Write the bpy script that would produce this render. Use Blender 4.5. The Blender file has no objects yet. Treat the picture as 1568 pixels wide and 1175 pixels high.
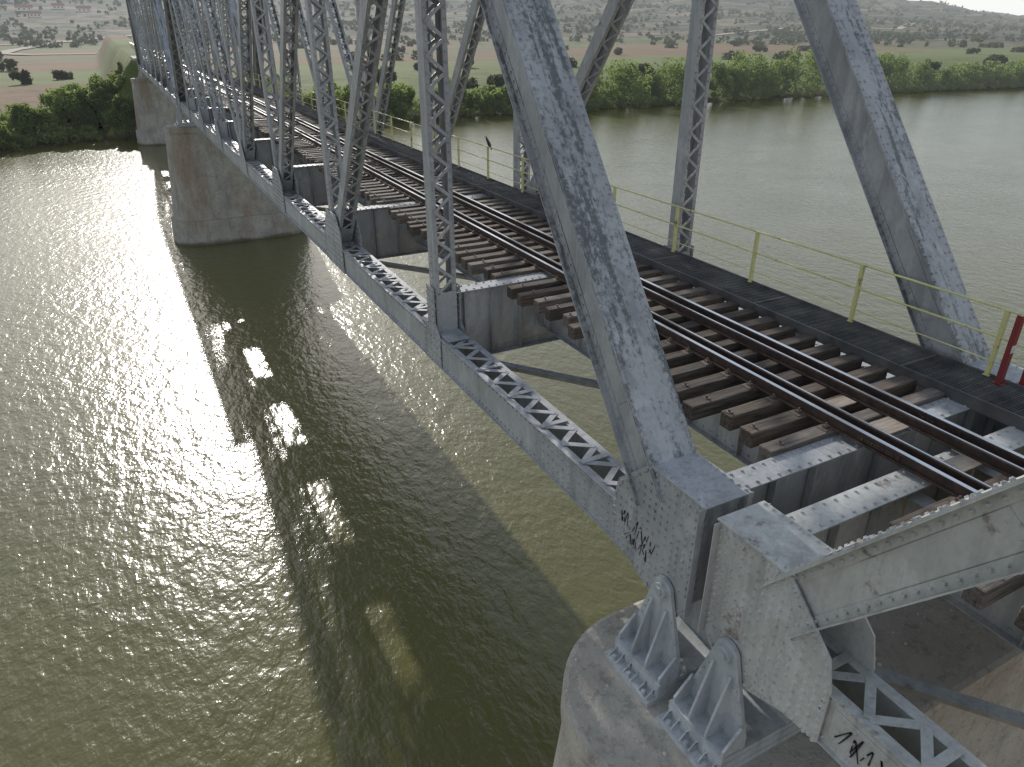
import bpy, math, numpy as np
from mathutils import Vector
OZ = 17.3          # camera height above the river; local z=0 is camera level
rng = np.random.default_rng(7)
scene = bpy.context.scene
A = np.array

# ------------------------------------------------------------------ helpers
class MB:
    def __init__(s):
        s.v=[]; s.f=[]; s.m=[]
    def add(s, verts, faces, mat=0):
        n=len(s.v); s.v.extend([tuple(map(float,p)) for p in verts])
        for f in faces:
            s.f.append(tuple(i+n for i in f)); s.m.append(mat)
    BF=[(0,3,2,1),(4,5,6,7),(0,1,5,4),(1,2,6,5),(2,3,7,6),(3,0,4,7)]
    def box(s,c,a,b,d,mat=0):
        c=A(c,float);a=A(a,float);b=A(b,float);d=A(d,float)
        s.add([c-a-b-d,c+a-b-d,c+a+b-d,c-a+b-d,c-a-b+d,c+a-b+d,c+a+b+d,c-a+b+d],s.BF,mat)
    def bx(s,x0,x1,y0,y1,z0,z1,mat=0):
        s.box(((x0+x1)/2,(y0+y1)/2,(z0+z1)/2),((x1-x0)/2,0,0),(0,(y1-y0)/2,0),(0,0,(z1-z0)/2),mat)
    def beam(s,p0,p1,nrm,w,t,mat=0):
        p0=A(p0,float);p1=A(p1,float);a=p1-p0;L=np.linalg.norm(a);a/=L
        n=A(nrm,float);n-=a*np.dot(a,n);n/=np.linalg.norm(n);sd=np.cross(a,n)
        s.box((p0+p1)/2,a*L/2,sd*w/2,n*t/2,mat)
    def prism(s,x0,x1,pts,mat=0):
        k=len(pts)
        v=[(x0,p[0],p[1]) for p in pts]+[(x1,p[0],p[1]) for p in pts]
        f=[tuple(range(k)),tuple(range(2*k-1,k-1,-1))]+[(i,(i+1)%k,k+(i+1)%k,k+i) for i in range(k)]
        s.add(v,f,mat)
    def prismY(s,y0,y1,pts,mat=0):
        k=len(pts)
        v=[(p[0],y0,p[1]) for p in pts]+[(p[0],y1,p[1]) for p in pts]
        f=[tuple(range(k)),tuple(range(2*k-1,k-1,-1))]+[(i,(i+1)%k,k+(i+1)%k,k+i) for i in range(k)]
        s.add(v,f,mat)
    def cyl(s,p0,p1,r0,r1=None,n=10,mat=0):
        if r1 is None:r1=r0
        p0=A(p0,float);p1=A(p1,float);a=p1-p0;a/=np.linalg.norm(a)
        h=A((0,0,1.)) if abs(a[2])<.9 else A((1.,0,0));u=np.cross(a,h);u/=np.linalg.norm(u);w=np.cross(a,u)
        v=[];
        for p,r in((p0,r0),(p1,r1)):
            for i in range(n):
                t=2*math.pi*i/n; v.append(p+r*(u*math.cos(t)+w*math.sin(t)))
        f=[tuple(range(n))[::-1],tuple(range(n,2*n))]+[(i,(i+1)%n,n+(i+1)%n,n+i) for i in range(n)]
        s.add(v,f,mat)
    def rivet(s,p,n,r=.025,mat=0):
        p=A(p,float);n=A(n,float)
        h=A((0,0,1.)) if abs(n[2])<.8 else A((1.,0,0));u=np.cross(n,h);u/=np.linalg.norm(u);w=np.cross(n,u)
        v=[]
        for q,rr in((0,r),(.022,r*.6)):
            for i in range(6):
                t=math.pi*i/3; v.append(p+n*q+rr*(u*math.cos(t)+w*math.sin(t)))
        s.add(v,[tuple(range(6,12))]+[(i,(i+1)%6,6+(i+1)%6,6+i) for i in range(6)],mat)
    def rivline(s,p0,p1,n,pitch=.13,mat=0):
        p0=A(p0,float);p1=A(p1,float);k=max(1,int(np.linalg.norm(p1-p0)/pitch))
        for i in range(k+1): s.rivet(p0+(p1-p0)*i/k,n,mat=mat)
    def mesh(s,name,mats,smooth=False,oz=OZ):
        me=bpy.data.meshes.new(name)
        V=np.array(s.v); V[:,2]+=oz
        me.from_pydata(V.tolist(),[],s.f); 
        for m in mats: me.materials.append(m)
        me.polygons.foreach_set("material_index",s.m)
        if smooth: me.polygons.foreach_set("use_smooth",[True]*len(s.f))
        me.update(); return me
def obj(name,me,parent=None):
    o=bpy.data.objects.new(name,me); scene.collection.objects.link(o)
    if parent: o.parent=parent
    return o
def empty(name):
    o=bpy.data.objects.new(name,None); scene.collection.objects.link(o); o.empty_display_size=1; return o

# ------------------------------------------------------------------ materials
class M:
    def __init__(s,name,rough=.6,spec=.5,metal=0):
        s.m=bpy.data.materials.new(name); s.m.use_nodes=True; s.t=s.m.node_tree
        s.b=s.t.nodes['Principled BSDF']; s.b.inputs['Roughness'].default_value=rough
        s.b.inputs['Metallic'].default_value=metal
        s.b.inputs['Specular IOR Level'].default_value=spec
    def n(s,t,**k):
        nd=s.t.nodes.new(t)
        for a,b in k.items(): setattr(nd,a,b)
        return nd
    def l(s,a,b): s.t.links.new(a,b)
    def pos(s,sc=(1,1,1),rot=0):
        g=s.n('ShaderNodeNewGeometry'); mp=s.n('ShaderNodeMapping'); mp.inputs['Scale'].default_value=sc
        mp.inputs['Rotation'].default_value=(0,0,rot)
        s.l(g.outputs['Position'],mp.inputs['Vector']); return mp.outputs[0]
    def noise(s,scale,detail=4,rough=.55,sc=(1,1,1),dist=0,rot=0):
        nd=s.n('ShaderNodeTexNoise'); nd.inputs['Scale'].default_value=scale; nd.inputs['Detail'].default_value=min(detail,5)
        nd.inputs['Roughness'].default_value=rough; nd.inputs['Distortion'].default_value=dist
        s.l(s.pos(sc,rot),nd.inputs['Vector']); return nd.outputs[0]
    def ramp(s,f,stops,const=False):
        r=s.n('ShaderNodeValToRGB'); e=r.color_ramp.elements
        if const: r.color_ramp.interpolation='CONSTANT'
        while len(e)<len(stops): e.new(.5)
        for i,(p,c) in enumerate(stops):
            e[i].position=p; e[i].color=(c if len(c)==4 else (*c,1)) if hasattr(c,'__len__') else (c,c,c,1)
        s.l(f,r.inputs[0]); return r.outputs[0]
    def mix(s,f,a,b):
        x=s.n('ShaderNodeMix',data_type='RGBA')
        for v,i in((f,0),(a,6),(b,7)):
            if isinstance(v,(int,float)): x.inputs[i].default_value=v
            elif isinstance(v,tuple): x.inputs[i].default_value=(*v,1)
            else: s.l(v,x.inputs[i])
        return x.outputs[2]
    def math(s,op,a,b=0,c=None,clamp=False):
        x=s.n('ShaderNodeMath',operation=op,use_clamp=clamp)
        for i,v in enumerate((a,b) if c is None else (a,b,c)):
            if isinstance(v,(int,float)): x.inputs[i].default_value=v
            else: s.l(v,x.inputs[i])
        return x.outputs[0]
    def smooth(s,v,a,b):
        x=s.n('ShaderNodeMapRange',interpolation_type='SMOOTHSTEP')
        x.inputs[1].default_value=a;x.inputs[2].default_value=b; s.l(v,x.inputs[0]); return x.outputs[0]
    def sep(s,v):
        x=s.n('ShaderNodeSeparateXYZ'); s.l(v,x.inputs[0]); return x.outputs
    def color(s,c):
        if isinstance(c,tuple): s.b.inputs['Base Color'].default_value=(*c,1)
        else: s.l(c,s.b.inputs['Base Color'])
        return s
    def bump(s,h,st=.3,d=.02):
        x=s.n('ShaderNodeBump'); x.inputs['Strength'].default_value=st; x.inputs['Distance'].default_value=d
        s.l(h,x.inputs['Height']); s.l(x.outputs[0],s.b.inputs['Normal']); return s
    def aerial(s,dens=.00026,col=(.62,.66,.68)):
        # painted haze: emission mixed into far surfaces, growing with distance from the origin
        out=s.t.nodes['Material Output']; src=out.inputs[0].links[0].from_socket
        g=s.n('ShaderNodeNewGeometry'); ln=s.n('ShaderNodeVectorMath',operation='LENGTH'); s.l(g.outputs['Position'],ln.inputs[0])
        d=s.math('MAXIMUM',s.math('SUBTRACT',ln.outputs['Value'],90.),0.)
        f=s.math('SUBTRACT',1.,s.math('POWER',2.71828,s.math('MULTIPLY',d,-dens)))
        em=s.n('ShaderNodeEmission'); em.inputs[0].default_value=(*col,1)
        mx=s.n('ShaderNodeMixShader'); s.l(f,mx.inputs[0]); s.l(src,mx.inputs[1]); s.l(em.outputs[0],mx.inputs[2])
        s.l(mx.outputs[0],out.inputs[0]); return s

def steel(name,c1,c2,rustlo,dark=.78,rustamt=.8):
    k=M(name,.42,.5)
    base=k.ramp(k.noise(.9,4,.6),[(.35,c1),(.65,c2)])
    fine=k.noise(14,5,.75,sc=(1,1,.5))
    blot=k.ramp(fine,[(.45,0.),(.62,1.)])
    base=k.mix(k.math('MULTIPLY',blot,.34),base,tuple(x*.70 for x in c1))
    run=k.noise(3.5,4,.6,sc=(1,1,.12))
    base=k.mix(k.math('MULTIPLY',k.smooth(run,.50,.66),.42),base,tuple(x*.55 for x in c1))
    pale=k.noise(2.6,4,.65,sc=(1,1,.4))
    base=k.mix(k.math('MULTIPLY',k.smooth(pale,.58,.64),.35),base,tuple(min(.62,x*1.35) for x in c2))
    g=k.n('ShaderNodeNewGeometry'); nz=k.sep(g.outputs['Normal'])[2]
    up=k.smooth(nz,.25,.5); notflat=k.smooth(nz,.97,.8)
    st=k.smooth(k.math('ADD',k.math('MULTIPLY',k.noise(1.0,5,.65,sc=(4.2,.5,.28)),.66),k.math('MULTIPLY',fine,.34)),.485,.57)
    st=k.math('MULTIPLY',k.math('MULTIPLY',st,up),k.math('MULTIPLY_ADD',notflat,dark*.8,dark*.2))
    base=k.mix(st,base,(.060,.066,.062))
    ru=k.smooth(k.noise(1.6,5,.72),rustlo,rustlo+.07)
    base=k.mix(k.math('MULTIPLY',ru,rustamt),base,(.13,.07,.045))
    k.color(base); k.l(k.ramp(fine,[(.3,.36),(.7,.6)]),k.b.inputs['Roughness'])
    k.bump(k.noise(30,3,.6),.25,.01); return k.m
m_steel=steel('weathered_grey_paint',(.32,.328,.333),(.42,.426,.426),.665)
m_cream=steel('sunlit_pale_peeling_paint',(.40,.40,.375),(.54,.54,.50),.60,dark=.35,rustamt=.6)  # paler copy of the grey paint: sunlit look in the colour, plus rust
m_bear=steel('light_grey_casting_paint',(.38,.40,.405),(.51,.53,.53),.66,dark=.25)
def concrete(name,rustf,gain=1.,grime=.65):
    k=M(name,.85,.3); G=lambda c:tuple(x*gain for x in c)
    c=k.ramp(k.noise(.6,5,.65),[(.3,G((.26,.24,.205))),(.55,G((.37,.35,.30))),(.75,G((.45,.43,.38)))])
    c=k.mix(k.math('MULTIPLY',k.smooth(k.noise(.28,5,.6,sc=(1,1,.3)),.48,.64),rustf),c,(.28,.165,.10))
    spk=k.n('ShaderNodeTexVoronoi'); spk.inputs['Scale'].default_value=13; k.l(k.pos(),spk.inputs['Vector'])
    c=k.mix(k.math('MULTIPLY',k.smooth(spk.outputs['Distance'],.28,.12),.6),c,G((.46,.43,.385)))
    c=k.mix(k.math('MULTIPLY',k.smooth(k.noise(6,5,.75),.52,.64),grime),c,(.14,.125,.105))
    c=k.mix(k.math('MULTIPLY',k.smooth(k.noise(2.2,4,.6,sc=(1,1,.15)),.52,.68),grime*.6),c,(.16,.15,.13))
    zz=k.sep(k.pos())[2]
    band=k.smooth(k.math('ADD',zz,k.math('MULTIPLY',k.noise(.7,4),.8)),.8,.4)
    c=k.mix(k.math('MULTIPLY',band,.8),c,(.07,.06,.04))
    g=k.n('ShaderNodeNewGeometry'); nz=k.sep(g.outputs['Normal'])[2]
    c=k.mix(k.math('MULTIPLY',k.smooth(nz,.6,.9),.25),c,(.19,.165,.13))
    k.color(c).bump(k.noise(14,5,.7),.7,.04); return k.m
m_conc=concrete('concrete',.55,1.1,.5); m_conc1=concrete('concrete_near',.1,1.5,.4)
woods=[]
for i,(a,b) in enumerate([((.042,.035,.030),(.135,.11,.09)),((.06,.048,.038),(.18,.142,.112)),((.085,.072,.06),(.25,.215,.185))]):
    k=M('timber_%d'%i,.8,.25)
    k.color(k.ramp(k.noise(3,5,.7,sc=(.6,7,7)),[(.35,a),(.68,b)])).bump(k.noise(4,4,.7,sc=(.6,9,9)),.6,.02); woods.append(k.m)
k=M('rail_rust',.6,.4); k.color(k.ramp(k.noise(9,3),[(.3,(.035,.026,.022)),(.7,(.085,.052,.04))])); m_rail=k.m
k=M('tie_plate_rust',.5,.5,.3); k.color(k.ramp(k.noise(9,3),[(.3,(.12,.095,.08)),(.7,(.24,.19,.155))])); m_tie=k.m
k=M('rail_head_polished',.27,.6,.9); k.color(k.ramp(k.noise(2,3,sc=(1,.1,1)),[(.3,(.45,.45,.46)),(.7,(.65,.66,.68))])); m_head=k.m
k=M('grating_steel',.6,.4); k.color(k.ramp(k.noise(2,3),[(.35,(.05,.051,.053)),(.7,(.14,.135,.13))])); m_grate=k.m
k=M('faded_yellow_paint',.55,.4); k.color(k.mix(k.smooth(k.noise(5,4,.7),.58,.68),(.60,.58,.26),(.25,.18,.09))); m_yel=k.m
k=M('red_paint',.5); k.color(k.mix(k.smooth(k.noise(9,5,.7),.52,.66),(.22,.03,.03),(.12,.045,.035))); m_red=k.m
k=M('white_paint',.5); k.color(k.mix(k.smooth(k.noise(9,5,.7),.55,.7),(.7,.68,.62),(.4,.36,.3))); m_white=k.m
k=M('black_spray_paint',.5); k.color((.03,.03,.035)); m_black=k.m
k=M('plywood_board',.75,.3); k.color(k.ramp(k.noise(3,4,sc=(1,8,1)),[(.3,(.22,.175,.135)),(.7,(.38,.33,.27))])); m_ply=k.m

# foliage
def foliage(name,lo,hi,far=False):
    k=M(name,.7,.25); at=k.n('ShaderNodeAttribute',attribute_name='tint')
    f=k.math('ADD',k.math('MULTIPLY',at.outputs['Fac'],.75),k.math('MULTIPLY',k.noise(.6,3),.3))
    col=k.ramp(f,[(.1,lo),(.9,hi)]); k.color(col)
    tr=k.n('ShaderNodeBsdfTranslucent'); k.l(k.mix(.5,col,tuple(x*1.7 for x in hi)),tr.inputs[0])
    mx=k.n('ShaderNodeMixShader'); mx.inputs[0].default_value=.4 if far else .58
    k.l(k.b.outputs[0],mx.inputs[1]);k.l(tr.outputs[0],mx.inputs[2])
    k.l(mx.outputs[0],k.t.nodes['Material Output'].inputs[0])
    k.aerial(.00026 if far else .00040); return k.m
m_leaf=foliage('willow_foliage',(.04,.065,.02),(.18,.235,.065))
m_scrub=foliage('scrub_foliage',(.030,.037,.022),(.075,.085,.042),True)
m_reed=foliage('reed_foliage',(.07,.095,.03),(.21,.25,.075))
k=M('bark',.9,.2); k.color(k.ramp(k.noise(4,4,sc=(1,1,.3)),[(.3,(.05,.04,.03)),(.7,(.13,.10,.075))])); m_bark=k.m

# water
k=M('river_water',.20,.5); k.b.inputs['IOR'].default_value=1.45
k.color(k.ramp(k.noise(.02,3),[(.3,(.100,.095,.032)),(.7,(.120,.110,.043))]))
w1=k.noise(1.15,2,.5,sc=(1.4,.75,1),dist=.2,rot=.30); w2=k.noise(3.2,2,.55,sc=(1.4,.85,1),dist=.3,rot=-.15); w3=k.noise(8,2,.5,sc=(1.3,1.0,1))
w0=k.noise(.12,2,.5)
h=k.math('ADD',k.math('MULTIPLY',w1,.85),k.math('ADD',k.math('MULTIPLY',w2,.40),k.math('MULTIPLY',w3,.10)))
h=k.math('MULTIPLY',h,k.math('MULTIPLY_ADD',w0,1.2,.4))
k.bump(h,1.,.082); m_water=k.m

# ground
k=M('ground_soil_and_fields',.95,.15)
p=k.pos(); sx,sy,sz=k.sep(p)
g=k.n('ShaderNodeNewGeometry')
ln=k.n('ShaderNodeVectorMath',operation='LENGTH'); k.l(g.outputs['Position'],ln.inputs[0]); r=ln.outputs['Value']
vo=k.n('ShaderNodeTexVoronoi',distance='CHEBYCHEV'); vo.inputs['Scale'].default_value=1; vo.inputs['Randomness'].default_value=.8
k.l(k.pos((.0042,.0105,0)),vo.inputs['Vector'])
cs=k.sep(vo.outputs['Color'])
field=k.ramp(cs[0],[(0,(.21,.125,.075)),(.28,(.17,.14,.08)),(.48,(.13,.155,.055)),(.64,(.21,.135,.085)),(.82,(.13,.13,.065))],True)
field=k.mix(k.math('MULTIPLY',k.smooth(sy,330,300),k.smooth(sy,215,235)),field,(.15,.18,.06))
field=k.mix(k.ramp(k.noise(.05,5,.65),[(.4,0.),(.65,.6)]),field,(.11,.11,.045))
hill=k.ramp(k.noise(.008,5,.65,dist=.6),[(.38,(.05,.055,.03)),(.5,(.11,.10,.055)),(.62,(.19,.15,.095))])
hill=k.mix(k.smooth(k.noise(.05,5,.7),.48,.55),hill,(.03,.036,.02))
hill=k.mix(k.math('MULTIPLY',k.smooth(k.noise(.012,3,.5,sc=(1,2.5,1)),.60,.64),.7),hill,(.26,.19,.13))
c=k.mix(k.smooth(r,560,800),field,hill)
near=k.ramp(k.noise(.15,5,.7),[(.35,(.07,.10,.025)),(.6,(.14,.16,.05)),(.75,(.22,.17,.09))])
brn=k.ramp(k.noise(.2,5,.7),[(.35,(.13,.085,.05)),(.7,(.24,.15,.09))])
near=k.mix(k.math('MULTIPLY',k.smooth(sx,6,-4),k.smooth(sy,168,180)),near,brn)
c=k.mix(k.smooth(sy,260,225),c,near)
mud=k.ramp(k.noise(.5,5,.7),[(.3,(.09,.06,.03)),(.7,(.24,.14,.07))])
c=k.mix(k.smooth(sy,60,40),c,mud)
c=k.mix(k.smooth(sz,.9,.3),c,(.085,.062,.04))
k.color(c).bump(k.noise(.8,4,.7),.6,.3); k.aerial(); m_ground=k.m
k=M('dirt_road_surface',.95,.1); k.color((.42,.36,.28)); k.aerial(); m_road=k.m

# ------------------------------------------------------------------ bridge half-span (local s along Y)
XN,XF=5.2,11.3; P=7.9; ZC=-6.08; ZT=ZC+1.32*P
EX=A((1.,0,0))
def laced(mb,x,p0,p1,w,d,pitch,fl=.09,bw=.06,t0=0,t1=0,batten=.5,rivets=False):
    p0=A((x,*p0),float);p1=A((x,*p1),float);a=p1-p0;L=np.linalg.norm(a);a/=L
    p0=p0+a*t0;p1=p1-a*t1;L-=t0+t1;n=np.cross(EX,a);mid=(p0+p1)/2
    for sx in(-1,1):
        mb.box(mid+EX*sx*w/2,a*L/2,n*d/2,EX*.008)
        for sn in(-1,1):
            mb.box(mid+EX*sx*(w/2+.008-fl/2)+n*sn*(d/2+.007),a*L/2,EX*fl/2,n*.007)
            if rivets: mb.rivline(p0+EX*sx*(w/2-fl*.45)+n*sn*(d/2+.014),p1+EX*sx*(w/2-fl*.45)+n*sn*(d/2+.014),n*sn,.17)
        if rivets: mb.rivline(p0+EX*sx*(w/2+.008),p0+EX*sx*(w/2+.008)+a*1.6,EX*sx,.14)
    for sn in(-1,1):
        k=int((L-2*batten)/pitch); st=(L-2*batten)/k; hx=w/2-fl*.55
        for i in range(k):
            q0=p0+a*(batten+i*st)+EX*hx*(1 if i%2 else -1); q1=p0+a*(batten+(i+1)*st)+EX*hx*(-1 if i%2 else 1)
            o=n*sn*(d/2+.020+(.010 if i%2 else 0)); e=(q1-q0)/np.linalg.norm(q1-q0)*bw*.4
            mb.beam(q0+o-e,q1+o+e,n,bw,.008)
        for e,sgn in((p0,1),(p1,-1)):
            mb.box(e+a*sgn*batten*.5+n*sn*(d/2+.019),a*batten*.5,EX*(w/2-.006),n*.005)
def boxmem(mb,x,p0,p1,w,d,outer,t0=0,t1=0,rivets=True):
    p0=A((x,*p0),float);p1=A((x,*p1),float);a=p1-p0;L=np.linalg.norm(a);a/=L
    p0=p0+a*t0;p1=p1-a*t1;L-=t0+t1;n=np.cross(EX,a)
    if n[2]<0:n=-n
    mid=(p0+p1)/2; lg=.10
    for sx in(-1,1):
        mb.box(mid+EX*sx*w/2,a*L/2,n*d/2,EX*.010)
        for sn in(-1,1):
            mb.box(mid+EX*sx*(w/2+.017)+n*sn*(d/2-lg/2),a*L/2,n*lg/2,EX*.007)
            mb.box(mid+EX*sx*(w/2+lg/2+.012)+n*sn*(d/2+.007),a*L/2,EX*(lg/2+.012),n*.007)
            if rivets:
                b=EX*sx*(w/2+.024)+n*sn*(d/2-lg*.55); mb.rivline(p0+b,p1+b,EX*sx,.14)
        if rivets:
            b=EX*sx*(w/2+.06)+n*(d/2+.030); mb.rivline(p0+b,p1+b,n,.14)
            b=EX*sx*(w/2-.05)+n*(d/2+.030); mb.rivline(p0+b,p1+b,n,.28)
    mb.box(mid+n*(d/2+.022),a*L/2,EX*(w/2+lg+.012),n*.008)
    k=int(L/.42);st=L/k
    for i in range(k):
        q0=p0+a*i*st+EX*w/2*(1 if i%2 else -1);q1=p0+a*(i+1)*st+EX*w/2*(-1 if i%2 else 1)
        mb.beam(q0-n*(d/2+.02+(.01 if i%2 else 0)),q1-n*(d/2+.02+(.01 if i%2 else 0)),n,.07,.008)
def floorbeam(mb,s,x0=5.46,x1=11.04):
    mb.bx(x0,x1,s-.008,s+.008,-6.45,-4.93)
    mb.bx(x0,x1,s-.19,s+.19,-4.93,-4.912); mb.bx(x0,x1,s-.17,s+.17,-6.468,-6.45)
    for q in(-1,1):
        mb.bx(x0,x1,s+q*.008 if q>0 else s-.02,s+.02 if q>0 else s-.008,-5.06,-4.932)
        mb.bx(x0,x1,s+.008 if q>0 else s-.02,s+.02 if q>0 else s-.008,-6.448,-6.33)
        for X in(5.62,6.25,6.95,8.25,9.55,10.25,10.88):
            a=sorted((s+q*.021,s+q*.125)); mb.bx(X-.006,X+.006,a[0],a[1],-6.44,-4.94)
            a=sorted((s+q*.0205,s+q*.030)); mb.bx(X,X+.09,a[0],a[1],-6.32,-5.07)
            mb.rivline((X+.05,s+q*.03,-6.28),(X+.05,s+q*.03,-5.1),(0,q,0),.14)
        mb.rivline((x0+.05,s+q*.02,-5.0),(x1-.05,s+q*.02,-5.0),(0,q,0),.14)
        mb.rivline((x0+.05,s+q*.13,-4.912),(x1-.05,s+q*.13,-4.912),(0,0,1),.17)
def gusset(mb,x,pts,grid):
    for sx in(-1,1):
        xa=x+sx*.285
        mb.prism(xa-.007,xa+.007,pts)
        for(u,v)in grid: mb.rivet((xa+sx*.007,u,v),(sx,0,0))
        for(u,v)in grid: mb.rivet((xa-sx*.007,u,v),(-sx,0,0))
def inpoly(p,poly):
    c=False;j=len(poly)-1
    for i in range(len(poly)):
        a,b=poly[i],poly[j]
        if (a[1]>p[1])!=(b[1]>p[1]) and p[0]<(b[0]-a[0])*(p[1]-a[1])/(b[1]-a[1])+a[0]: c=not c
        j=i
    return c
def edge_grid(poly,pitch,off):
    out=[];c=np.mean(A(poly),0)
    for i in range(len(poly)):
        a=A(poly[i],float);b=A(poly[(i+1)%len(poly)],float)
        k=max(1,int(np.linalg.norm(b-a)/pitch))
        for j in range(k):
            q=a+(b-a)*(j+.5)/k; dn=(c-q)/np.linalg.norm(c-q); out.append(tuple(q+dn*off))
    return out
def half():
    mb=MB()
    for x in(XN,XF):
        boxmem(mb,x,(0,ZC),(P,ZT),.49,.52,1,t0=.95,t1=.0)
        boxmem(mb,x,(P+.1,ZT),(4*P,ZT),.48,.45,1,rivets=False)
        for i in(1,2,3):
            laced(mb,x,(i*P,ZC+.35),(i*P,ZT-.2),.44,.28,.27,batten=.85,rivets=(i<3))
        for i in(1,2,3):
            laced(mb,x,(i*P,ZT),((i+1)*P,ZC+.1),.42,.34,.30 if i>1 else .27,t0=.35,t1=.45,batten=.6,rivets=(i==1))
        # bottom chord
        for sx in(-1,1):
            xw=x+sx*.25; mb.bx(xw-.008,xw+.008,.3,4*P,-6.40,-5.76)
            for z0,z1 in((-5.76,-5.748),(-6.412,-6.40)):
                a=sorted((xw+sx*.055,xw-sx*.075)); mb.bx(a[0],a[1],.3,4*P,z0,z1)
            for z in(-5.82,-6.34): mb.rivline((xw+sx*.008,1.2,z),(xw+sx*.008,4*P,z),(sx,0,0),.15)
            mb.bx(min(xw+sx*.008,xw+sx*.020),max(xw+sx*.008,xw+sx*.020),1.4,3.4,-6.28,-5.88)
            for z in(-5.93,-6.08,-6.23): mb.rivline((xw+sx*.02,1.5,z),(xw+sx*.02,3.3,z),(sx,0,0),.15)
        k=int((4*P-1.2)/.29);st=(4*P-1.2)/k
        for i in range(k):
            for z in(-5.742,-6.418):
                s0=1.1+i*st;q=.20*(1 if i%2 else -1)
                mb.beam((x+q,s0,z+(.009 if i%2 else 0)),(x-q,s0+st,z+(.009 if i%2 else 0)),(0,0,1),.10,.007)
            if i%4==0: mb.bx(x-.24,x+.24,1.1+i*st-.05,1.1+i*st+.05,-5.728,-5.72)
        for i in(1,2,3):
            s=i*P
            if i==1: pts=[(s-.42,-6.44),(s+.42,-6.44),(s+.42,-5.72),(s+.2,-5.5),(s+.2,-4.75),(s-.2,-4.75),(s-.2,-5.5),(s-.42,-5.72)]
            else: pts=[(s-1.15,-6.46),(s+.8,-6.46),(s+.8,-5.75),(s+.25,-4.85),(s-.75,-4.85),(s-1.15,-5.35)]
            gg=edge_grid(pts,.13,.06)
            for u in np.arange(s-1.05,s+.8,.16):
                for v in np.arange(-6.32,-4.95,.16):
                    if inpoly((u-.06,v),pts) and inpoly((u+.06,v),pts): gg.append((u,v))
            gusset(mb,x,pts,gg)
            mb.bx(x-.24,x+.24,s-.75,s+.75,-5.716,-5.706)
            pt=[(s-.6,ZT-.35),(s+.8,ZT-.35),(s+.8,ZT+.2),(s-.6,ZT+.2)]
            gusset(mb,x,pt,[])
        # end shoe
        pts=[(-.32,-4.80),(.66,-4.80),(1.25,-5.35),(1.34,-5.70),(1.34,-6.42),(.90,-6.46),(.42,-6.64),(-.08,-6.66),(-.32,-6.35)]
        g=edge_grid(pts,.10,.055)
        for u in np.arange(-.2,1.3,.115):
            for v in np.arange(-6.65,-4.9,.115):
                if inpoly((u,v),pts) and rng.random()<.88 and ((u-.12)**2+(v+6.32)**2)>.05 : g.append((u,v))
        for sx in(-1,1):
            xa=x+sx*.305; mb.prism(xa-.010,xa+.010,pts)
            for(u,v)in g: mb.rivet((xa+sx*.010,u,v),(sx,0,0),.029)
            mb.bx(x+sx*.315-.0,x+sx*.315+sx*.09,-.33,-.318,-6.4,-4.82) if sx>0 else mb.bx(x-.405,x-.315,-.33,-.318,-6.4,-4.82)
        mb.bx(x-.345,x+.345,-.36,.70,-4.80,-4.782)
        for u in np.arange(-.3,.7,.12):
            for sx in(-1,1): mb.rivet((x+sx*.30,u,-4.782),(0,0,1))
        mb.bx(x-.295,x+.295,-.26,-.245,-6.3,-4.8)
        for vv_ in np.arange(-6.2,-4.9,.13):
            for sx in(-1,1): mb.rivet((x+sx*.23,-.26,vv_),(0,-1,0))
        # splice plate on lower end post cover
        a=A((0,P,1.32*P));a=a/np.linalg.norm(a);n=A((0,-a[2],a[1]))
        q=A((x,0,ZC))+a*1.55+n*.296; mb.box(q,EX*.35,a*.42,n*.006)
        for u in np.arange(-.38,.4,.09):
            for sx in(-1,1): mb.rivet(q+EX*sx*.30+a*u+n*.006,n)
        # side patch plate
        q=A((x,0,ZC))+a*3.0
        for sx in(-1,1): mb.box(q+EX*sx*(.245+.016),a*.75,n*.15,EX*.005)
        # bearing
        c=.12; zp=-6.32
        for sx in(-1,1):
            xa=x+sx*.36
            arc=[(c+.17*math.cos(t),zp+.17*math.sin(t)) for t in np.linspace(0,math.pi,9)]
            pl=[(c+.45,-7.42),(c+.45,-7.24)]+arc+[(c-.45,-7.24),(c-.45,-7.42)]
            mb.prism(xa-.025,xa+.025,pl,1)
            for u_,v_ in edge_grid(pl,.16,.07):
                if v_<-6.6: mb.rivet((xa+sx*.025,u_,v_),(sx,0,0),.022,1)
            mb.cyl((xa+sx*.02,c,zp),(xa+sx*.075,c,zp),.10,n=18,mat=1); mb.cyl((xa+sx*.07,c,zp),(xa+sx*.10,c,zp),.055,n=6,mat=1)
            for dy in(-.42,-.14,.14,.42):
                w=.017;ztop={.14:-6.55,.42:-7.08}[abs(dy)]
                mb.prismY(c+dy-w,c+dy+w,[(xa+sx*.025,-7.42),(xa+sx*.29,-7.42),(xa+sx*.29,-7.34),(xa+sx*.055,ztop),(xa+sx*.025,ztop)],1)
        mb.bx(x-.68,x+.68,c-.46,c+.46,-7.50,-7.42,1)
        for dx in np.arange(-.55,.56,.11): mb.cyl((x+dx,c-.40,-7.57),(x+dx,c+.40,-7.57),.045,n=10,mat=1)
        for dy in(-.46,.43): mb.bx(x-.68,x+.68,c+dy,c+dy+.03,-7.62,-7.51,1)
        for sx in(-1,1):
            a_=sorted((x+sx*.66,x+sx*.69)); mb.bx(a_[0],a_[1],c-.44,c+.44,-7.62,-7.50,1)
            for dy in np.arange(-.40,.41,.16):
                a_=sorted((x+sx*.69,x+sx*.82)); mb.prismY(c+dy-.012,c+dy+.012,[(a_[0],-7.62),(a_[1],-7.62),((x+sx*.72),-7.52),((x+sx*.69),-7.52)],1)
        mb.bx(x-.84,x+.84,c-.47,c+.47,-7.70,-7.62,1)
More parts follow.
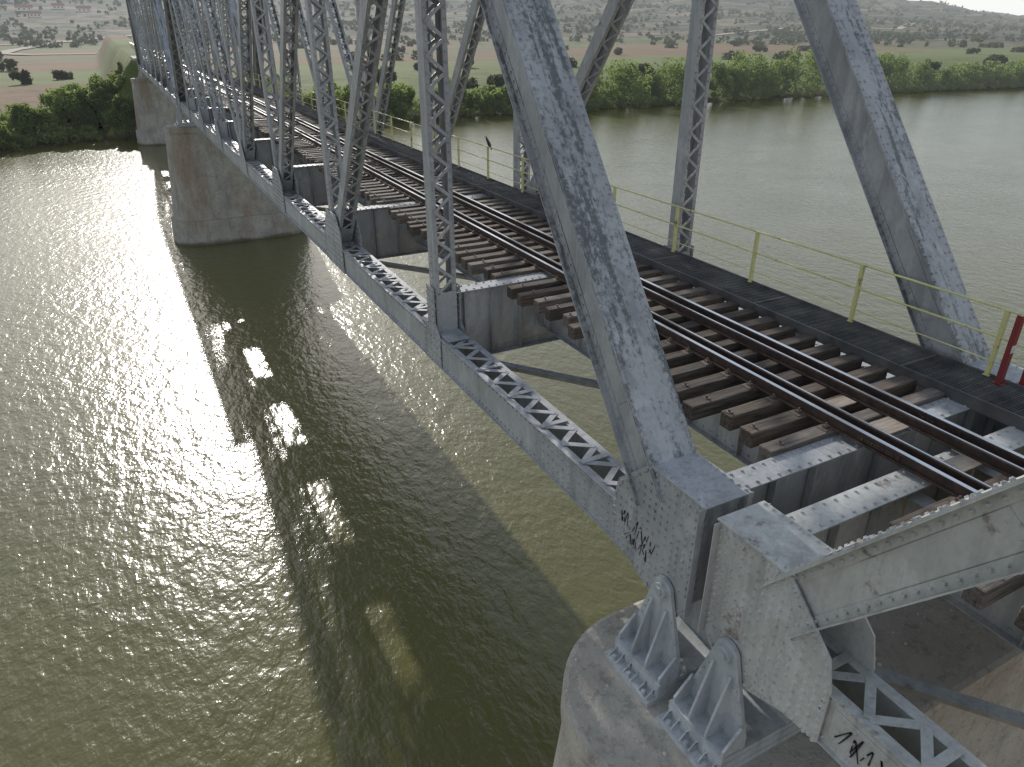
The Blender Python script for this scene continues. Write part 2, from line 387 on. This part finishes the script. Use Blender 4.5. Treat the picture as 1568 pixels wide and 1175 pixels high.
        for dx in(-.79,.79):
            for dy in(-.32,0,.32): mb.cyl((x+dx,c+dy,-7.62),(x+dx,c+dy,-7.57),.03,n=6,mat=1)
    for i in range(4):
        floorbeam(mb,i*P+(.0 if i else .02),5.5 if i==0 else 5.43,11.0 if i==0 else 11.07)
        # stringers
        s0,s1=i*P+.06,(i+1)*P-.04
        for X in(7.58,8.92):
            mb.bx(X-.007,X+.007,s0,s1,-6.05,-5.10); mb.bx(X-.12,X+.12,s0,s1,-5.10,-5.084); mb.bx(X-.12,X+.12,s0,s1,-6.066,-6.05)
            for s in np.arange(s0+.5,s1,1.15):
                for q in(-1,1):
                    a=sorted((X+q*.007,X+q*.10)); mb.bx(a[0],a[1],s-.005,s+.005,-6.04,-5.11)
            mb.rivline((X-.007,s0+.1,-5.17),(X-.007,s1-.1,-5.17),(-1,0,0),.17)
            mb.rivline((X-.007,s0+.1,-5.98),(X-.007,s1-.1,-5.98),(-1,0,0),.17)
        for s in(s0+2.4,s0+5.0):
            mb.beam((7.6,s,-5.3),(8.9,s,-5.9),(0,1,0),.08,.01); mb.beam((7.6,s+.02,-5.9),(8.9,s+.02,-5.3),(0,1,0),.08,.01)
        for(xa,xb,z)in((5.5,11.0,-6.33),(11.0,5.5,-6.30)):
            mb.beam((xa,s0+.25,z),(xb,s1-.25,z),(0,0,1),.17,.010)
            mb.beam((xa,s0+.25,z-.07),(xb,s1-.25,z-.07),(0,0,1),.012,.12)
        for s in np.arange(s0+1.0,s1,2.0):
            mb.bx(9.05,10.95,s-.03,s+.03,-5.03,-4.97)
        if i:
            mb.bx(5.3,11.2,i*P-.12,i*P+.12,ZT-.1,ZT+.1); mb.bx(5.4,11.1,i*P-.06,i*P+.06,ZT-1.4,ZT-1.25)
            for t in np.linspace(5.5,10.9,9)[:-1]:
                mb.beam((t,i*P+.07,ZT-1.3),(t+.68,i*P+.07,ZT),(0,1,0),.07,.01)
            mb.beam((5.3,i*P,ZT-.15),(11.2,(i+1)*P,ZT-.15),(0,0,1),.15,.1)
    return mb
H=half().mesh('truss_half_span',[m_steel,m_bear])
mid=MB()
for x in(XN,XF):
    laced(mid,x,(0,ZC+.35),(0,ZT-.2),.44,.28,.27,batten=.6)
    pts=[(-.9,-6.46),(.9,-6.46),(.9,-5.75),(.35,-4.85),(-.35,-4.85),(-.9,-5.75)]; gusset(mid,x,pts,[])
floorbeam(mid,0,5.43,11.07)
MIDM=mid.mesh('truss_mid_frame',[m_steel])
bridge=empty('railway_truss_bridge')
def put(me,y,sg,name,mat=None):
    o=obj(name,me,bridge); o.location=(0,y,0); o.scale=(1,sg,1)
    if mat:
        o.material_slots[0].link='OBJECT'; o.material_slots[0].material=mat
    return o
YB=4.1
put(H,5.0,1,'truss_span_1a'); put(MIDM,5+4*P,1,'mid_frame_1'); put(H,5+8*P,-1,'truss_span_1b')
put(H,YB,-1,'truss_span_0a',m_cream); put(MIDM,YB-4*P,1,'mid_frame_0'); put(H,YB-8*P,1,'truss_span_0b')
Y2=5+8*P+.9
put(H,Y2,1,'truss_span_2a'); put(MIDM,Y2+4*P,1,'mid_frame_2'); put(H,Y2+8*P,-1,'truss_span_2b')
YE=Y2+8*P
# graffiti strokes : hand drawn looping scribbles
gr=MB()
def curve(xf,pts,w):
    pts=A(pts,float); out=[]
    for i in range(len(pts)-1):
        p0=pts[max(i-1,0)];p1=pts[i];p2=pts[i+1];p3=pts[min(i+2,len(pts)-1)]
        for t in np.linspace(0,1,7)[:-1]:
            out.append(.5*((2*p1)+(-p0+p2)*t+(2*p0-5*p1+4*p2-p3)*t*t+(-p0+3*p1-3*p2+p3)*t**3))
    out.append(pts[-1])
    for j,(a,b) in enumerate(zip(out[:-1],out[1:])):
        d=(b-a)/(np.linalg.norm(b-a)+1e-9)*w*.3; ww=w*(.6+.5*abs(math.sin(j*.37)))
        gr.beam((xf,*(a-d)),(xf,*(b+d)),(1,0,0),ww,.003)
def scribble(x,y0,z0,sz,n,seed,w,slope=0):
    r=np.random.default_rng(seed)
    for i in range(n):
        cx=y0-i*sz*.55; cz=z0+slope*i*sz; kk=r.integers(3,6)
        pts=[(cx+r.uniform(-.30,.30)*sz,cz+(.55 if j%2 else -.5)*sz*r.uniform(.4,1.15)) for j in range(kk)]
        curve(x,pts,w)
scribble(5.2-.305-.014,5.0+1.12,-5.86,.24,6,3,.014,-.10)
scribble(5.2-.305-.014,5.0+1.00,-6.10,.18,5,11,.012,-.1)
scribble(5.2-.258-.019,YB-1.55,-6.10,.26,7,21,.016,0)
obj('graffiti_marks',gr.mesh('graffiti_marks',[m_black]),bridge)

# ------------------------------------------------------------------ track
track=empty('railway_track')
rl=MB()
beams=[]
for base,sg in((5.0,1),(YB,-1),(Y2,1)):
    for i in range(9): beams.append(base+sg*i*P)
YS0,YS1=-50,230
for X,main in((7.65,1),(8.85,1),(7.90,0),(8.60,0)):
    dz=0 if main else -.012
    rl.bx(X-.065,X+.065,YS0,YS1,-4.84,-4.822,0)
    rl.bx(X-.055,X+.055,YS0,YS1,-4.822,-4.81,0)
    rl.bx(X-.009,X+.009,YS0,YS1,-4.81,-4.722+dz,0)
    rl.bx(X-.034,X+.034,YS0,YS1,-4.722+dz,-4.688+dz,0)
    hw=.031 if main else .014
    rl.bx(X-hw,X+hw,YS0,YS1,-4.688+dz,-4.681+dz,1)
for Yj in(4.6,16.5,28.2,40.1,52):
    for X in(7.65,8.85):
        for q in(-1,1):
            rl.bx(X+q*.022-.012,X+q*.022+.012,Yj-.3,Yj+.3,-4.80,-4.73,0)
            for dy in(-.22,-.08,.08,.22): rl.cyl((X+q*.03,Yj+dy,-4.765),(X+q*.06,Yj+dy,-4.765),.018,n=6,mat=0)
sl=MB(); fx=MB(); y=YS0
while y<YE:
    if min(abs(y-b) for b in beams)>.31:
        L0=6.50+rng.normal(0,.07); L1=9.98+rng.normal(0,.05); a=rng.normal(0,.008); w=.112+rng.normal(0,.007); zt=-4.845-abs(rng.normal(0,.004))
        cx=(L0+L1)/2
        mt=int(rng.choice([0,0,1,1,2]))
        sl.box((cx,y,zt-.118),((L1-L0)/2,a*(L1-L0)/2,0),(-a*w,w,0),(0,0,.118),mt)
        for X in(7.65,8.85):
            fx.bx(X-.19,X+.19,y-.08,y+.08,-4.852,-4.837)
            for q in(-1,1):
                fx.bx(X+q*.10-.03,X+q*.10+.03,y-.03,y+.03,-4.837,-4.80)
                fx.cyl((X+q*.10,y,-4.80),(X+q*.10,y,-4.765),.016,n=6)
        fx.cyl((6.72,y,-4.85),(6.72,y,-4.80),.02,n=6); fx.bx(6.68,6.76,y-.04,y+.04,-4.85,-4.84)
    y+=.465
ob=obj('rails',rl.mesh('rails',[m_rail,m_head]),track)
o=obj('sleepers',sl.mesh('sleepers',woods),track)
bv=o.modifiers.new('b','BEVEL'); bv.width=.012; bv.segments=1
obj('rail_fastenings',fx.mesh('rail_fastenings',[m_tie]),track)
pb=MB(); pb.bx(8.0,8.52,4.80,5.12,-4.835,-4.815); pb.bx(8.0,8.50,3.80,4.06,-4.835,-4.815); pb.bx(8.05,8.48,5.6,5.82,-4.83,-4.812)
obj('crossing_boards',pb.mesh('crossing_boards',[m_ply]),track)

# walkway grating
wk=MB()
for X in np.arange(9.98,10.80,.06): wk.bx(X-.006,X+.006,-30,YE,-4.765,-4.735)
for yy in np.arange(-10,60,.13): wk.bx(9.96,10.80,yy-.007,yy+.007,-4.760,-4.742)
for yy in np.arange(60,YE,.3): wk.bx(9.96,10.80,yy-.02,yy+.02,-4.760,-4.742)
wk.bx(9.93,9.955,-30,YE,-4.92,-4.73); wk.bx(10.81,10.835,-30,YE,-4.92,-4.70)
for yy in np.arange(6,60,3.1): wk.bx(9.94,10.82,yy-.02,yy+.02,-4.80,-4.731)
obj('walkway_grating',wk.mesh('walkway_grating',[m_grate]),bridge)

ra=MB()
ys=np.arange(5.18,YE,2.44)
for yy in ys:
    ra.bx(10.77,10.776,yy-.03,yy+.03,-4.9,-3.70); ra.bx(10.776,10.83,yy-.03,yy-.024,-4.9,-3.70)
    ra.bx(10.76,10.85,yy-.05,yy+.05,-4.73,-4.72)
for z in(-3.70,-4.12): ra.cyl((10.80,5.0,z),(10.80,YE,z),.018,n=8)
ra.cyl((10.80,5.0,-4.5),(10.80,YE,-4.5),.010,n=6)
obj('walkway_railing',ra.mesh('walkway_railing',[m_yel]))
def marker(x,y):
    q=MB()
    q.bx(x-.045,x+.045,y-.006,y,-4.75,-3.68,0); q.bx(x-.045,x-.039,y,y+.07,-4.75,-3.68,0)
    q.bx(x-.047,x+.047,y-.009,y-.007,-4.25,-4.13,1)
    q.bx(x-.09,x+.09,y-.06,y+.1,-4.765,-4.735,0)
    obj('red_marker_post',q.mesh('red_marker_post',[m_red,m_white]))
marker(10.72,4.92); marker(10.98,4.72)

# ------------------------------------------------------------------ piers
def pier(yc,zbot=-19.5,mat=None):
    q=MB(); lev=[(-7.70,1.55),(-7.73,1.62),(-8.15,1.64),(-8.17,1.57),(-12,1.95),(-15.2,2.28),(-15.25,2.50),(-17.0,2.62),(zbot,2.75)]
    n=28; rings=[]
    for z,r_ in lev:
        ring=[]
        for i in range(n+1):
            t=math.pi/2+math.pi*i/n; ring.append((5.0+r_*math.cos(t),yc+r_*math.sin(t),z))
        for i in range(n+1):
            t=-math.pi/2+math.pi*i/n; ring.append((11.5+r_*math.cos(t),yc+r_*math.sin(t),z))
        rings.append(ring)
    k=len(rings[0]); V=[p for r_ in rings for p in r_]; F=[]
    for j in range(len(rings)-1):
        for i in range(k): F.append((j*k+i,(j+1)*k+i,(j+1)*k+(i+1)%k,j*k+(i+1)%k))
    F.append(tuple(range(k))); q.add(V,F)
    for i in range(110):   # gravel and debris on the cap
        x=rng.uniform(3.9,12);yy=yc+rng.uniform(-1.2,1.2);s_=rng.uniform(.010,.035)
        q.cyl((x,yy,-7.705),(x+.01,yy,-7.70+s_),s_,s_*.5,6)
    return obj('bridge_pier',q.mesh('bridge_pier',[mat or m_conc]))
pier(4.6,mat=m_conc1); pier(Y2-.45); pier(YE+.4)
q=MB(); q.bx(5.2,11.3,YE+1.4,YE+12,-17,-5.3); q.bx(4.4,12.1,YE+1.35,YE+12,-5.3,-4.95)
obj('bridge_abutment',q.mesh('bridge_abutment',[m_conc]))

# ------------------------------------------------------------------ terrain
def nz2(x,y,sc,seed,oc=4):
    r_=np.random.default_rng(seed); v=0;a=1;f=1/sc
    for o_ in range(oc):
        for j in range(3):
            t=r_.random()*math.pi*2; ph=r_.random()*6.28
            v=v+a*np.sin((x*math.cos(t)+y*math.sin(t))*f*6.28+ph+1.3*np.sin((x*math.sin(t)-y*math.cos(t))*f*3.1+ph))
        a*=.5;f*=2.03
    return v/4.
def sst(a,b,x):
    t=np.clip((x-a)/(b-a),0,1); return t*t*(3-2*t)
def ysN(x): return np.interp(x,[-400,-60,-30,-16,0,25,100,180,250,600],[60,105,122,132,141,140,141,140,131,100])+1.5*nz2(x,x*0,30,3,3)
def ysS(x): return np.interp(x,[-400,-20,4,10,18,45,400],[-30,-14,-6,1,7.5,11,-20])+.8*nz2(x,x*0,12,5,3)
def gz(x,y):
    x=np.asarray(x,float);y=np.asarray(y,float)
    zn=-17.3+np.clip((y-ysN(x))*.16,-2.3,2.1)
    zs=-17.3+np.clip((ysS(x)-y)*.30,-2.3,6)
    z=np.maximum(zn,zs)
    e=np.clip((9.5-np.abs(x-8.25))/5.5,0,1)*sst(YE+9,YE+15,y)*(1-sst(420,520,y)); z=np.where(e>0,np.maximum(z,-15.2+e*9.8),z)
    r_=np.hypot(x,y); az=np.degrees(np.arctan2(x,y))
    T=np.interp(az,[-60,-5,20,40,47,50.6,56,60,80],[78,82,70,62,54,44,21,4,0])
    hm=sst(560,1900,r_)*(y>0)
    z=z+hm*(T+15.2)+hm*(9+16*sst(800,1700,r_)*(1-.5*sst(48,60,az)))*.75*nz2(x,y,380,11,5)+.35*nz2(x,y,60,9,3)*sst(4,40,np.abs(z+17.3)*10)*(np.abs(y)>20)
    return z
def axis(vals): return np.unique(np.round(vals,2))
xs=axis(np.concatenate([np.linspace(-3000,-300,40),np.linspace(-300,-60,30),np.linspace(-60,60,90),np.linspace(60,400,80),np.linspace(400,4500,150)]))
ysx=axis(np.concatenate([np.linspace(-800,-40,14),np.linspace(-40,40,70),np.linspace(40,120,8),np.linspace(120,190,60),np.linspace(190,700,60),np.linspace(700,2300,150),np.linspace(2300,5000,12)]))
XX,YY=np.meshgrid(xs,ysx); ZZ=gz(XX,YY)
V=np.stack([XX.ravel(),YY.ravel(),ZZ.ravel()+OZ],1); nx=len(xs);ny=len(ysx)
ii=(np.arange(ny-1)[:,None]*nx+np.arange(nx-1)[None]).ravel()
F=np.stack([ii,ii+1,ii+nx+1,ii+nx],1)
def npmesh(name,V,F,mat,tint=None,smooth=False):
    me=bpy.data.meshes.new(name); me.from_pydata(V.tolist(),[],F.tolist()); me.materials.append(mat)
    if tint is not None:
        at=me.attributes.new('tint','FLOAT','POINT'); at.data.foreach_set('value',np.asarray(tint,np.float32))
    if smooth: me.polygons.foreach_set("use_smooth",[True]*len(F))
    me.update(); return me
obj('ground',npmesh('ground',V,F,m_ground,smooth=True))
wv=A([[-3000,-800,OZ-17.3],[4500,-800,OZ-17.3],[4500,400,OZ-17.3],[-3000,400,OZ-17.3]])
obj('river_water',npmesh('river_water',wv,A([[0,1,2,3]]),m_water))
def road(rp,hw):
    rd=MB(); pts=[]
    for a,b in zip(rp[:-1],rp[1:]):
        for t in np.linspace(0,1,12)[:-1]: pts.append(((a[0]+(b[0]-a[0])*t),(a[1]+(b[1]-a[1])*t)))
    vv=[];
    for i,pp in enumerate(pts):
        a=A(pts[max(i-4,0)]);b=A(pts[min(i+4,len(pts)-1)]);d=(b-a)/np.linalg.norm(b-a);nn=A((-d[1],d[0]))*hw
        for sg in(-1,1):
            q_=A(pp)+nn*sg; vv.append((q_[0],q_[1],float(gz(q_[0],q_[1]))+.5))
    rd.add(vv,[(2*i,2*i+1,2*i+3,2*i+2) for i in range(len(pts)-1)])
    obj('dirt_road',rd.mesh('dirt_road',[m_road]))
road([(60,480),(15,474),(-32,470),(-47,500),(-45,560),(-31,664),(10,730),(90,800)],4)
road([(-60,640),(0,690),(120,640),(260,655)],3)
road([(500,560),(640,600),(760,560),(900,640)],4)

# ------------------------------------------------------------------ vegetation
def cloud(cent,size,tint):
    N=len(cent); u=rng.normal(size=(N,3));u/=np.linalg.norm(u,axis=1)[:,None]
    w=rng.normal(size=(N,3));w-=u*(u*w).sum(1)[:,None];w/=np.linalg.norm(w,axis=1)[:,None]
    s_=(size*rng.uniform(.6,1.3,N))[:,None]
    a=u*s_; b=w*s_*.55
    V=np.stack([cent-a-b*.3,cent-b,cent+a+b*.2,cent+b],1).reshape(-1,3)
    return V,np.repeat(tint,4)
def crown(x,y,z,h,w,nl,nq,size):
    C=[];T=[]
    for i in range(nl):
        t=rng.random()*6.28; rr=w*.5*math.sqrt(rng.random())*.85; f=rng.uniform(.12,.84)
        prof=math.sqrt(max(.05,1-((f-.38)/.60)**2))
        cx,cy,cz=x+rr*math.cos(t)*prof,y+rr*math.sin(t)*prof,z+h*f
        r_=w*rng.uniform(.11,.20); d=rng.normal(size=(nq,3)); d/=np.linalg.norm(d,axis=1)[:,None]
        d*=(r_*rng.uniform(.6,1.12,nq))[:,None]; d[:,2]*=rng.uniform(.85,1.6)
        pt=d+A((cx,cy,cz)); pt[:,2]=np.clip(pt[:,2],z+.1,z+h*1.04)
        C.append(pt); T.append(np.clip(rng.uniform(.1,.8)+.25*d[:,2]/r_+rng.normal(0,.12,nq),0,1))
    C=np.concatenate(C);T=np.concatenate(T); return cloud(C,size,T)
def mass(name,items,mat):
    Vs=[];Ts=[]
    for it in items:
        v,t=crown(*it); Vs.append(v);Ts.append(t)
    V=np.concatenate(Vs);V[:,2]+=OZ;T=np.concatenate(Ts)
    F=np.arange(len(V)).reshape(-1,4); return obj(name,npmesh(name,V,F,mat,T))
items=[]
x=17.
while x<360:
    hh=np.interp(x,[17,60,100,135,150,170,200,212,230,260,360],[7,6.5,8,9.5,11.5,10,8.5,6,7.5,8,8])*rng.uniform(.70,1.15)
    yy=float(ysN(x))+rng.uniform(1,4); items.append((x,yy,-17.2,hh,hh*rng.uniform(.9,1.3),17,130,.34))
    if rng.random()<.6: items.append((x+3,yy+rng.uniform(6,12),-16.2,hh*rng.uniform(.6,.95),hh*1.1,11,110,.38))
    x+=hh*rng.uniform(.5,.9)
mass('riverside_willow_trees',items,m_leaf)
items=[]
for x in np.arange(-70,360,2.2):
    items.append((x,float(ysN(x))+rng.uniform(-.3,2.5),-17.3,rng.uniform(1,2.4),rng.uniform(2.5,4),5,36,.3))
for i in range(120):
    x=rng.uniform(-60,3);y=float(ysN(x))+rng.uniform(1,24); items.append((x,y,float(gz(x,y)),rng.uniform(1.0,2.8),rng.uniform(2.5,5),6,50,.28))
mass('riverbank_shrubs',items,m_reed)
def tree(x,y,h,w):
    z=min(float(gz(x,y)),-15.6); root=empty('willow_tree'); q=MB()
    top=A((x+rng.normal(0,.4),y+rng.normal(0,.4),z+h*.5)); b=A((x,y,z-.3)); q.cyl(b,top,.35,.2,10)
    for i in range(6):
        t=i*1.05+rng.random(); s_=b+(top-b)*rng.uniform(.4,1); e=A((x+w*.33*math.cos(t),y+w*.33*math.sin(t),z+h*rng.uniform(.55,.85)))
        q.cyl(s_,e,.14,.04,6)
    obj('trunk',q.mesh('trunk',[m_bark]),root)
    v,t=crown(x,y,z,h,w,24,210,.30); v[:,2]+=OZ
    o=obj('crown',npmesh('crown',v,np.arange(len(v)).reshape(-1,4),m_leaf,t),root)
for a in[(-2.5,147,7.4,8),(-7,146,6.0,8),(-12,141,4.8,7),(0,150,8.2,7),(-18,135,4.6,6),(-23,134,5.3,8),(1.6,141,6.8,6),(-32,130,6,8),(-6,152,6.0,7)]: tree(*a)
items=[]
for i in range(70):
    y=rng.choice([185,260,330,420,520])+rng.normal(0,5); x=rng.uniform(-80,900)*(y/420)
    if abs(x-8)<16: continue
    items.append((x,y,float(gz(x,y)),rng.uniform(2.0,4),rng.uniform(5,11),6,60,.7))
for i in range(6500):
    r_=rng.uniform(600,2000);az=math.radians(rng.uniform(-9,66)); x=r_*math.sin(az);y=r_*math.cos(az)
    if nz2(A([x]),A([y]),300,21,3)[0]<.0 and rng.random()<.8: continue
    s_=rng.uniform(1.8,5); items.append((x,y,float(gz(x,y)),s_,s_*rng.uniform(1.2,3.0),3,11,1.3))
mass('distant_scrub_trees',items,m_scrub)
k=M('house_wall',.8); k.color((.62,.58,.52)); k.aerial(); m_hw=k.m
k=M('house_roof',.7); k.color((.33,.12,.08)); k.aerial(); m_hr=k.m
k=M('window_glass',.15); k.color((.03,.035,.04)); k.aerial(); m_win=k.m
for(xh,yh,w)in((-62,1020,16),(-30,1045,12),(-5,1010,14),(-85,1100,18),(-50,960,11)):
    z=float(gz(xh,yh)); root=empty('farm_house'); q=MB()
    q.bx(xh-w/2,xh+w/2,yh-4,yh+4,z-1,z+3.2); obj('walls',q.mesh('walls',[m_hw]),root)
    q=MB(); q.prism(xh-w/2-.5,xh+w/2+.5,[(yh-4.7,z+3.0),(yh+4.7,z+3.0),(yh,z+5.8)]); obj('roof',q.mesh('roof',[m_hr]),root)
    q=MB()
    for t in(-.3,0,.3): q.bx(xh+t*w-.7,xh+t*w+.7,yh-4.06,yh-4.01,z+.9,z+2.3)
    obj('windows',q.mesh('windows',[m_win]),root)
for az in(50.5,53.5,56):
    r_=1880; x=r_*math.sin(math.radians(az));y=r_*math.cos(math.radians(az)); z=float(gz(x,y)); q=MB()
    q.cyl((x,y,z-.5),(x,y,z+13),.35,.25,8); q.bx(x-2,x+2,y-.15,y+.15,z+11.8,z+12.2); q.cyl((x-1.8,y,z+12.2),(x-1.8,y,z+12.8),.15,n=6); q.cyl((x+1.8,y,z+12.2),(x+1.8,y,z+12.8),.15,n=6)
    obj('utility_pole',q.mesh('utility_pole',[m_bark]))

# ------------------------------------------------------------------ bird on the railing
bm_v=[(0,0,.11),(0.03,0,.17),(.055,0,.235),(.06,0,.27),(.085,0,.278),(.125,0,.272),(-.03,0,.06),(-.07,0,-.03),(-.095,0,-.10),(.0,.03,.05),(.005,.03,.0),(.0,-.03,.05),(.005,-.03,.0)]
bm_e=[(0,1),(1,2),(2,3),(3,4),(4,5),(0,6),(6,7),(7,8),(0,9),(9,10),(0,11),(11,12)]
rad=[.055,.05,.03,.026,.014,.005,.05,.024,.02,.014,.006,.014,.006]
me=bpy.data.meshes.new('perched_bird'); me.from_pydata(bm_v,bm_e,[]); me.materials.append(m_black)
bird=obj('perched_bird',me); bird.location=(10.80,22.2,OZ-3.685); bird.rotation_euler=(0,0,2.6); bird.scale=(1.1,1.1,1.1)
sk=bird.modifiers.new('skin','SKIN')
for i,v in enumerate(me.skin_vertices[0].data if me.skin_vertices else []): v.radius=(rad[i],rad[i])
if me.skin_vertices: me.skin_vertices[0].data[0].use_root=True
sb=bird.modifiers.new('sub','SUBSURF'); sb.levels=1; sb.render_levels=2

# ------------------------------------------------------------------ light, world, camera
AZ,EL=math.radians(4),math.radians(25)
sd=Vector((math.sin(AZ)*math.cos(EL),math.cos(AZ)*math.cos(EL),math.sin(EL)))
L=bpy.data.lights.new('sun','SUN'); L.energy=3.9; L.angle=math.radians(.6); L.color=(1,.96,.9)
lo=obj('sun',L); lo.rotation_euler=sd.to_track_quat('Z','Y').to_euler(); lo.location=(0,0,60)
w=bpy.data.worlds.new('World'); scene.world=w; w.use_nodes=True; nt=w.node_tree
sky=nt.nodes.new('ShaderNodeTexSky'); sky.sky_type='NISHITA'; sky.sun_disc=False; sky.sun_elevation=EL; sky.sun_rotation=AZ
sky.air_density=1.0; sky.dust_density=1.0; sky.ozone_density=1.0
bg=nt.nodes['Background']; bg.inputs[1].default_value=.15
# pale hazy layer toward the horizon, laid over the physical sky
tc=nt.nodes.new('ShaderNodeTexCoord'); sp=nt.nodes.new('ShaderNodeSeparateXYZ'); nt.links.new(tc.outputs['Generated'],sp.inputs[0])
def wm(op,a,b):
    x=nt.nodes.new('ShaderNodeMath'); x.operation=op
    for i,v in enumerate((a,b)):
        if isinstance(v,(int,float)): x.inputs[i].default_value=v
        else: nt.links.new(v,x.inputs[i])
    return x.outputs[0]
zc=wm('MAXIMUM',sp.outputs[2],0.); fac=wm('MULTIPLY',wm('POWER',2.71828,wm('MULTIPLY',zc,-1.9)),.9)
mx=nt.nodes.new('ShaderNodeMix'); mx.data_type='RGBA'; nt.links.new(fac,mx.inputs[0]); nt.links.new(sky.outputs[0],mx.inputs[6]); mx.inputs[7].default_value=(6.4,6.65,6.8,1)
nt.links.new(mx.outputs[2],bg.inputs[0])
cd=bpy.data.cameras.new('camera'); cam=obj('camera',cd); cam.location=(0,0,OZ)
cd.sensor_width=36; cd.lens=36*1090/1568; cd.clip_end=12000; cd.clip_start=.05
cam.rotation_euler=(math.radians(90-26.9),0,math.radians(-27.75)); scene.camera=cam
scene.view_settings.view_transform='Standard'; scene.view_settings.look='None'; scene.view_settings.exposure=0
